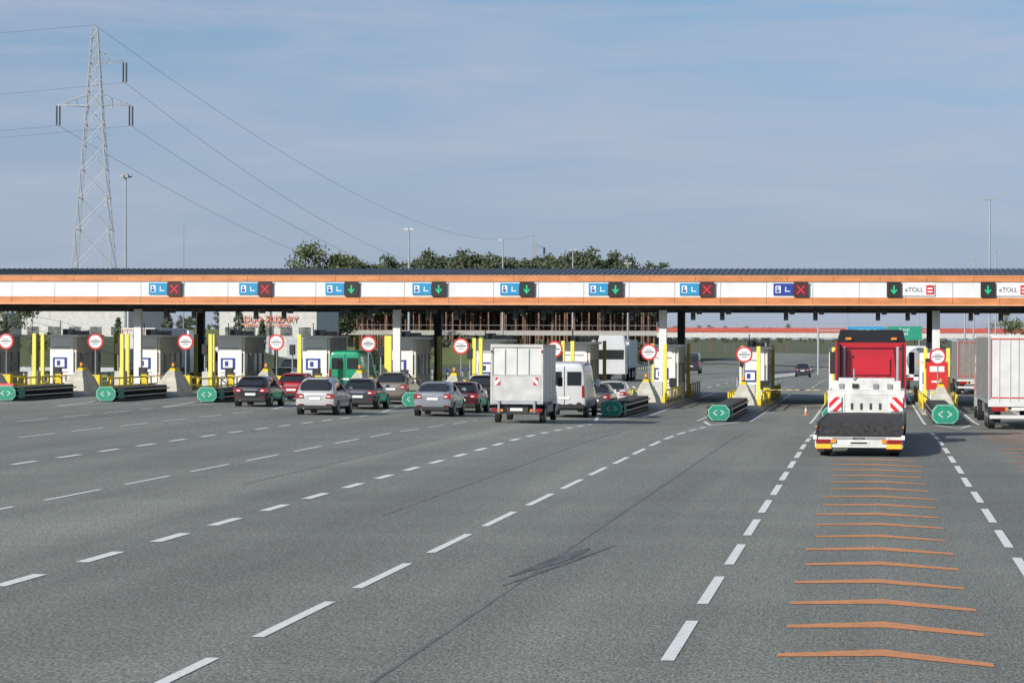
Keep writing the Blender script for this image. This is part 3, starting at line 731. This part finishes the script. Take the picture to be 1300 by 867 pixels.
def ft(px,Y,sc,i):
    o=bpy.data.objects.new('pine',PV[i%6]); COL.objects.link(o); o.parent=fo; o.location=(RX(px,Y),Y,gz(0,Y)+(2 if 560<Y<800 else 0)); o.rotation_euler=(0,0,random.uniform(0,6.28)); o.scale=(sc,sc,sc*random.uniform(.96,1.04))
i=0
for px in range(425,834,3):
    for row in range(3):
        Y=575+row*22+random.uniform(-8,8); x=px+random.uniform(-5,5)
        sc=.99+.025*math.sin(px*.045)+.03*math.sin(px*.13)+random.uniform(-.07,.04)
        if px<540: sc*=.95
        if px>800: sc*=.93
        ft(x,Y,sc,i); i+=1
for px in range(350,430,5):
    ft(px,600,.84+random.uniform(-.08,.04),i); i+=1
for px in range(836,1010,6): ft(px+random.uniform(-5,5),900+random.uniform(-50,50),.42+random.uniform(-.06,.06),i); i+=1
for px in list(range(-60,300,6)): ft(px+random.uniform(-5,5),880+random.uniform(-50,50),.55+random.uniform(-.1,.08),i); i+=1
for px in range(1000,1400,6): ft(px+random.uniform(-5,5),1200+random.uniform(-50,50),.42+random.uniform(-.1,.06),i); i+=1
def bushes(name,lst,s,m,dens):
    b=MB()
    for (x,y,z,rx,rz_) in lst:
        for _ in range(int(dens*rx*rz_)):
            t=Vector((random.gauss(0,1),random.gauss(0,1),random.gauss(0,1))).normalized()*random.uniform(.6,1)
            leafq(b,(x+t.x*rx,y+t.y*rx,z+abs(t.z)*rz_),s,m)
    put(name,b.mesh(name,False))
bushes('undergrowth',[(RX(px+random.uniform(-6,6),562),562+random.uniform(-4,6),-2,4,random.uniform(3,6.5)) for px in range(365,845,11)],1.0,leafp,9)
bushes('forest_understorey',[(RX(px+random.uniform(-6,6),640),640+random.uniform(-4,8),-1,5,random.uniform(11,14)) for px in range(360,840,8)],1.6,leafs,6)  # dark bushes added behind the front pines to darken gaps between trunks
bushes('shrubs',[(-random.uniform(60,100),random.uniform(216,224),2.2,random.uniform(.8,1.6),random.uniform(.8,1.5)) for _ in range(16)],.35,leafd,60)
def broadleaf(name,X,Y,H,Rr,seed,z0=0,n=60):
    random.seed(seed); b=MB()
    b.cyl((0,0,0),(0,0,H*.45),H*.022,H*.016,8,bark2)
    for i in range(n):
        t=random.random(); z=H*(.28+.68*t); rr=Rr*math.sin(math.pi*min(1,.12+t*.85))**.7*random.uniform(.35,1)
        a=random.uniform(0,6.28); c=Vector((rr*math.cos(a),rr*math.sin(a),z))
        if i%3==0: b.cyl((0,0,H*.3*min(1,.6+t)),c,H*.008,H*.002,5,bark2)
        s=Rr*.15
        for _ in range(48): leafq(b,c+Vector((random.gauss(0,s),random.gauss(0,s),random.gauss(0,s*.7))),Rr*.10,leafd)
    put(name,b.mesh(name,False),(X,Y,z0))
broadleaf('poplar_tree',RX(394,470),470,21.8,5.0,3,-1.5,110)
broadleaf('poplar_tree',RX(431,474),474,20.2,4.6,4,-1.5,90)
broadleaf('roadside_tree',RX(1283,400),400,9,3.2,5,-1.5,30)
broadleaf('roadside_tree',RX(8,260),260,7.5,3,6,2,30)
def cypress(X,Y,H,seed,z0=0):
    random.seed(seed); b=MB(); b.cyl((0,0,0),(0,0,H*.9),.12,.03,6,bark2)
    for _ in range(420):
        t=random.random(); rr=(.12+.62*math.sin(math.pi*(.15+.8*t)))*math.sqrt(random.random())*H*.16; a=random.uniform(0,6.28)
        leafq(b,(rr*math.cos(a),rr*math.sin(a),H*(.06+.94*t)),.38,leafp)
    put('cypress_tree',b.mesh('cypress_tree',False),(X,Y,z0))
for n_,(px,H) in enumerate(((212,5.5),(303,5.5),(333,4),(150,4.2),(255,4.5))): cypress(RX(px,300),300,H,n_,1.2)

# ---------------------------------------------------------------- world, sun, camera
AZ=Vector((-.55,-.835)).normalized(); EL=R(25)
sd=Vector((AZ.x*math.cos(EL),AZ.y*math.cos(EL),math.sin(EL)))
sl=bpy.data.lights.new('sun','SUN'); sl.energy=4.8; sl.angle=R(.5); sl.color=(1,.95,.86)
so=bpy.data.objects.new('sun',sl); COL.objects.link(so); so.rotation_euler=(-sd).to_track_quat('-Z','Y').to_euler(); so.location=(-40,-40,60)
w=bpy.data.worlds.new('World'); scn.world=w; w.use_nodes=True; nt=w.node_tree; N=nt.nodes.new; L=nt.links.new
bg=nt.nodes['Background']; sky=N('ShaderNodeTexSky'); sky.sky_type='NISHITA'; sky.sun_disc=False; sky.sun_elevation=EL; sky.sun_rotation=math.atan2(AZ.x,AZ.y)
sky.air_density=1.2; sky.dust_density=.5; sky.ozone_density=3
tc=N('ShaderNodeTexCoord'); ad=N('ShaderNodeVectorMath'); ad.operation='ADD'; ad.inputs[1].default_value=(0,0,.14); nm=N('ShaderNodeVectorMath'); nm.operation='NORMALIZE'
L(tc.outputs['Generated'],ad.inputs[0]); L(ad.outputs[0],nm.inputs[0]); L(nm.outputs[0],sky.inputs['Vector'])
sx=N('ShaderNodeSeparateXYZ'); L(tc.outputs['Generated'],sx.inputs[0])
hz=N('ShaderNodeMapRange'); hz.interpolation_type='SMOOTHSTEP'; hz.inputs['From Min'].default_value=0; hz.inputs['From Max'].default_value=.145; hz.inputs['To Min'].default_value=.92; hz.inputs['To Max'].default_value=0; L(sx.outputs['Z'],hz.inputs['Value'])
hm=N('ShaderNodeMix'); hm.data_type='RGBA'; hm.inputs[7].default_value=(3.15,3.60,4.60,1); L(hz.outputs['Result'],hm.inputs[0]); L(sky.outputs['Color'],hm.inputs[6])
mp=N('ShaderNodeMapping'); mp.inputs['Scale'].default_value=(3,3,24); mp.inputs['Rotation'].default_value=(R(3),R(2),0); L(tc.outputs['Generated'],mp.inputs['Vector'])
nz=N('ShaderNodeTexNoise'); nz.inputs['Scale'].default_value=2.2; nz.inputs['Detail'].default_value=8; nz.inputs['Roughness'].default_value=.6; nz.inputs['Distortion'].default_value=.5; L(mp.outputs['Vector'],nz.inputs['Vector'])
rp=N('ShaderNodeMapRange'); rp.inputs['From Min'].default_value=.40; rp.inputs['From Max'].default_value=.66; rp.inputs['To Max'].default_value=.6; L(nz.outputs['Fac'],rp.inputs['Value'])
mx=N('ShaderNodeMix'); mx.data_type='RGBA'; mx.inputs[7].default_value=(4.0,4.4,5.4,1); L(rp.outputs['Result'],mx.inputs[0]); L(hm.outputs[2],mx.inputs[6])
L(mx.outputs[2],bg.inputs['Color']); bg.inputs['Strength'].default_value=.115
cd=bpy.data.cameras.new('camera'); co=bpy.data.objects.new('camera',cd); COL.objects.link(co)
cd.sensor_width=36; cd.lens=94.15; cd.clip_end=12000; cd.clip_start=.5
co.matrix_world=Matrix.Translation((0,0,3.4))@Matrix.Rotation(R(7.67),4,'Z')@Matrix.Rotation(R(90-.098),4,'X')@Matrix.Rotation(R(.2),4,'Z')
scn.camera=co
scn.view_settings.view_transform='Standard'; scn.view_settings.look='None'; scn.view_settings.exposure=0
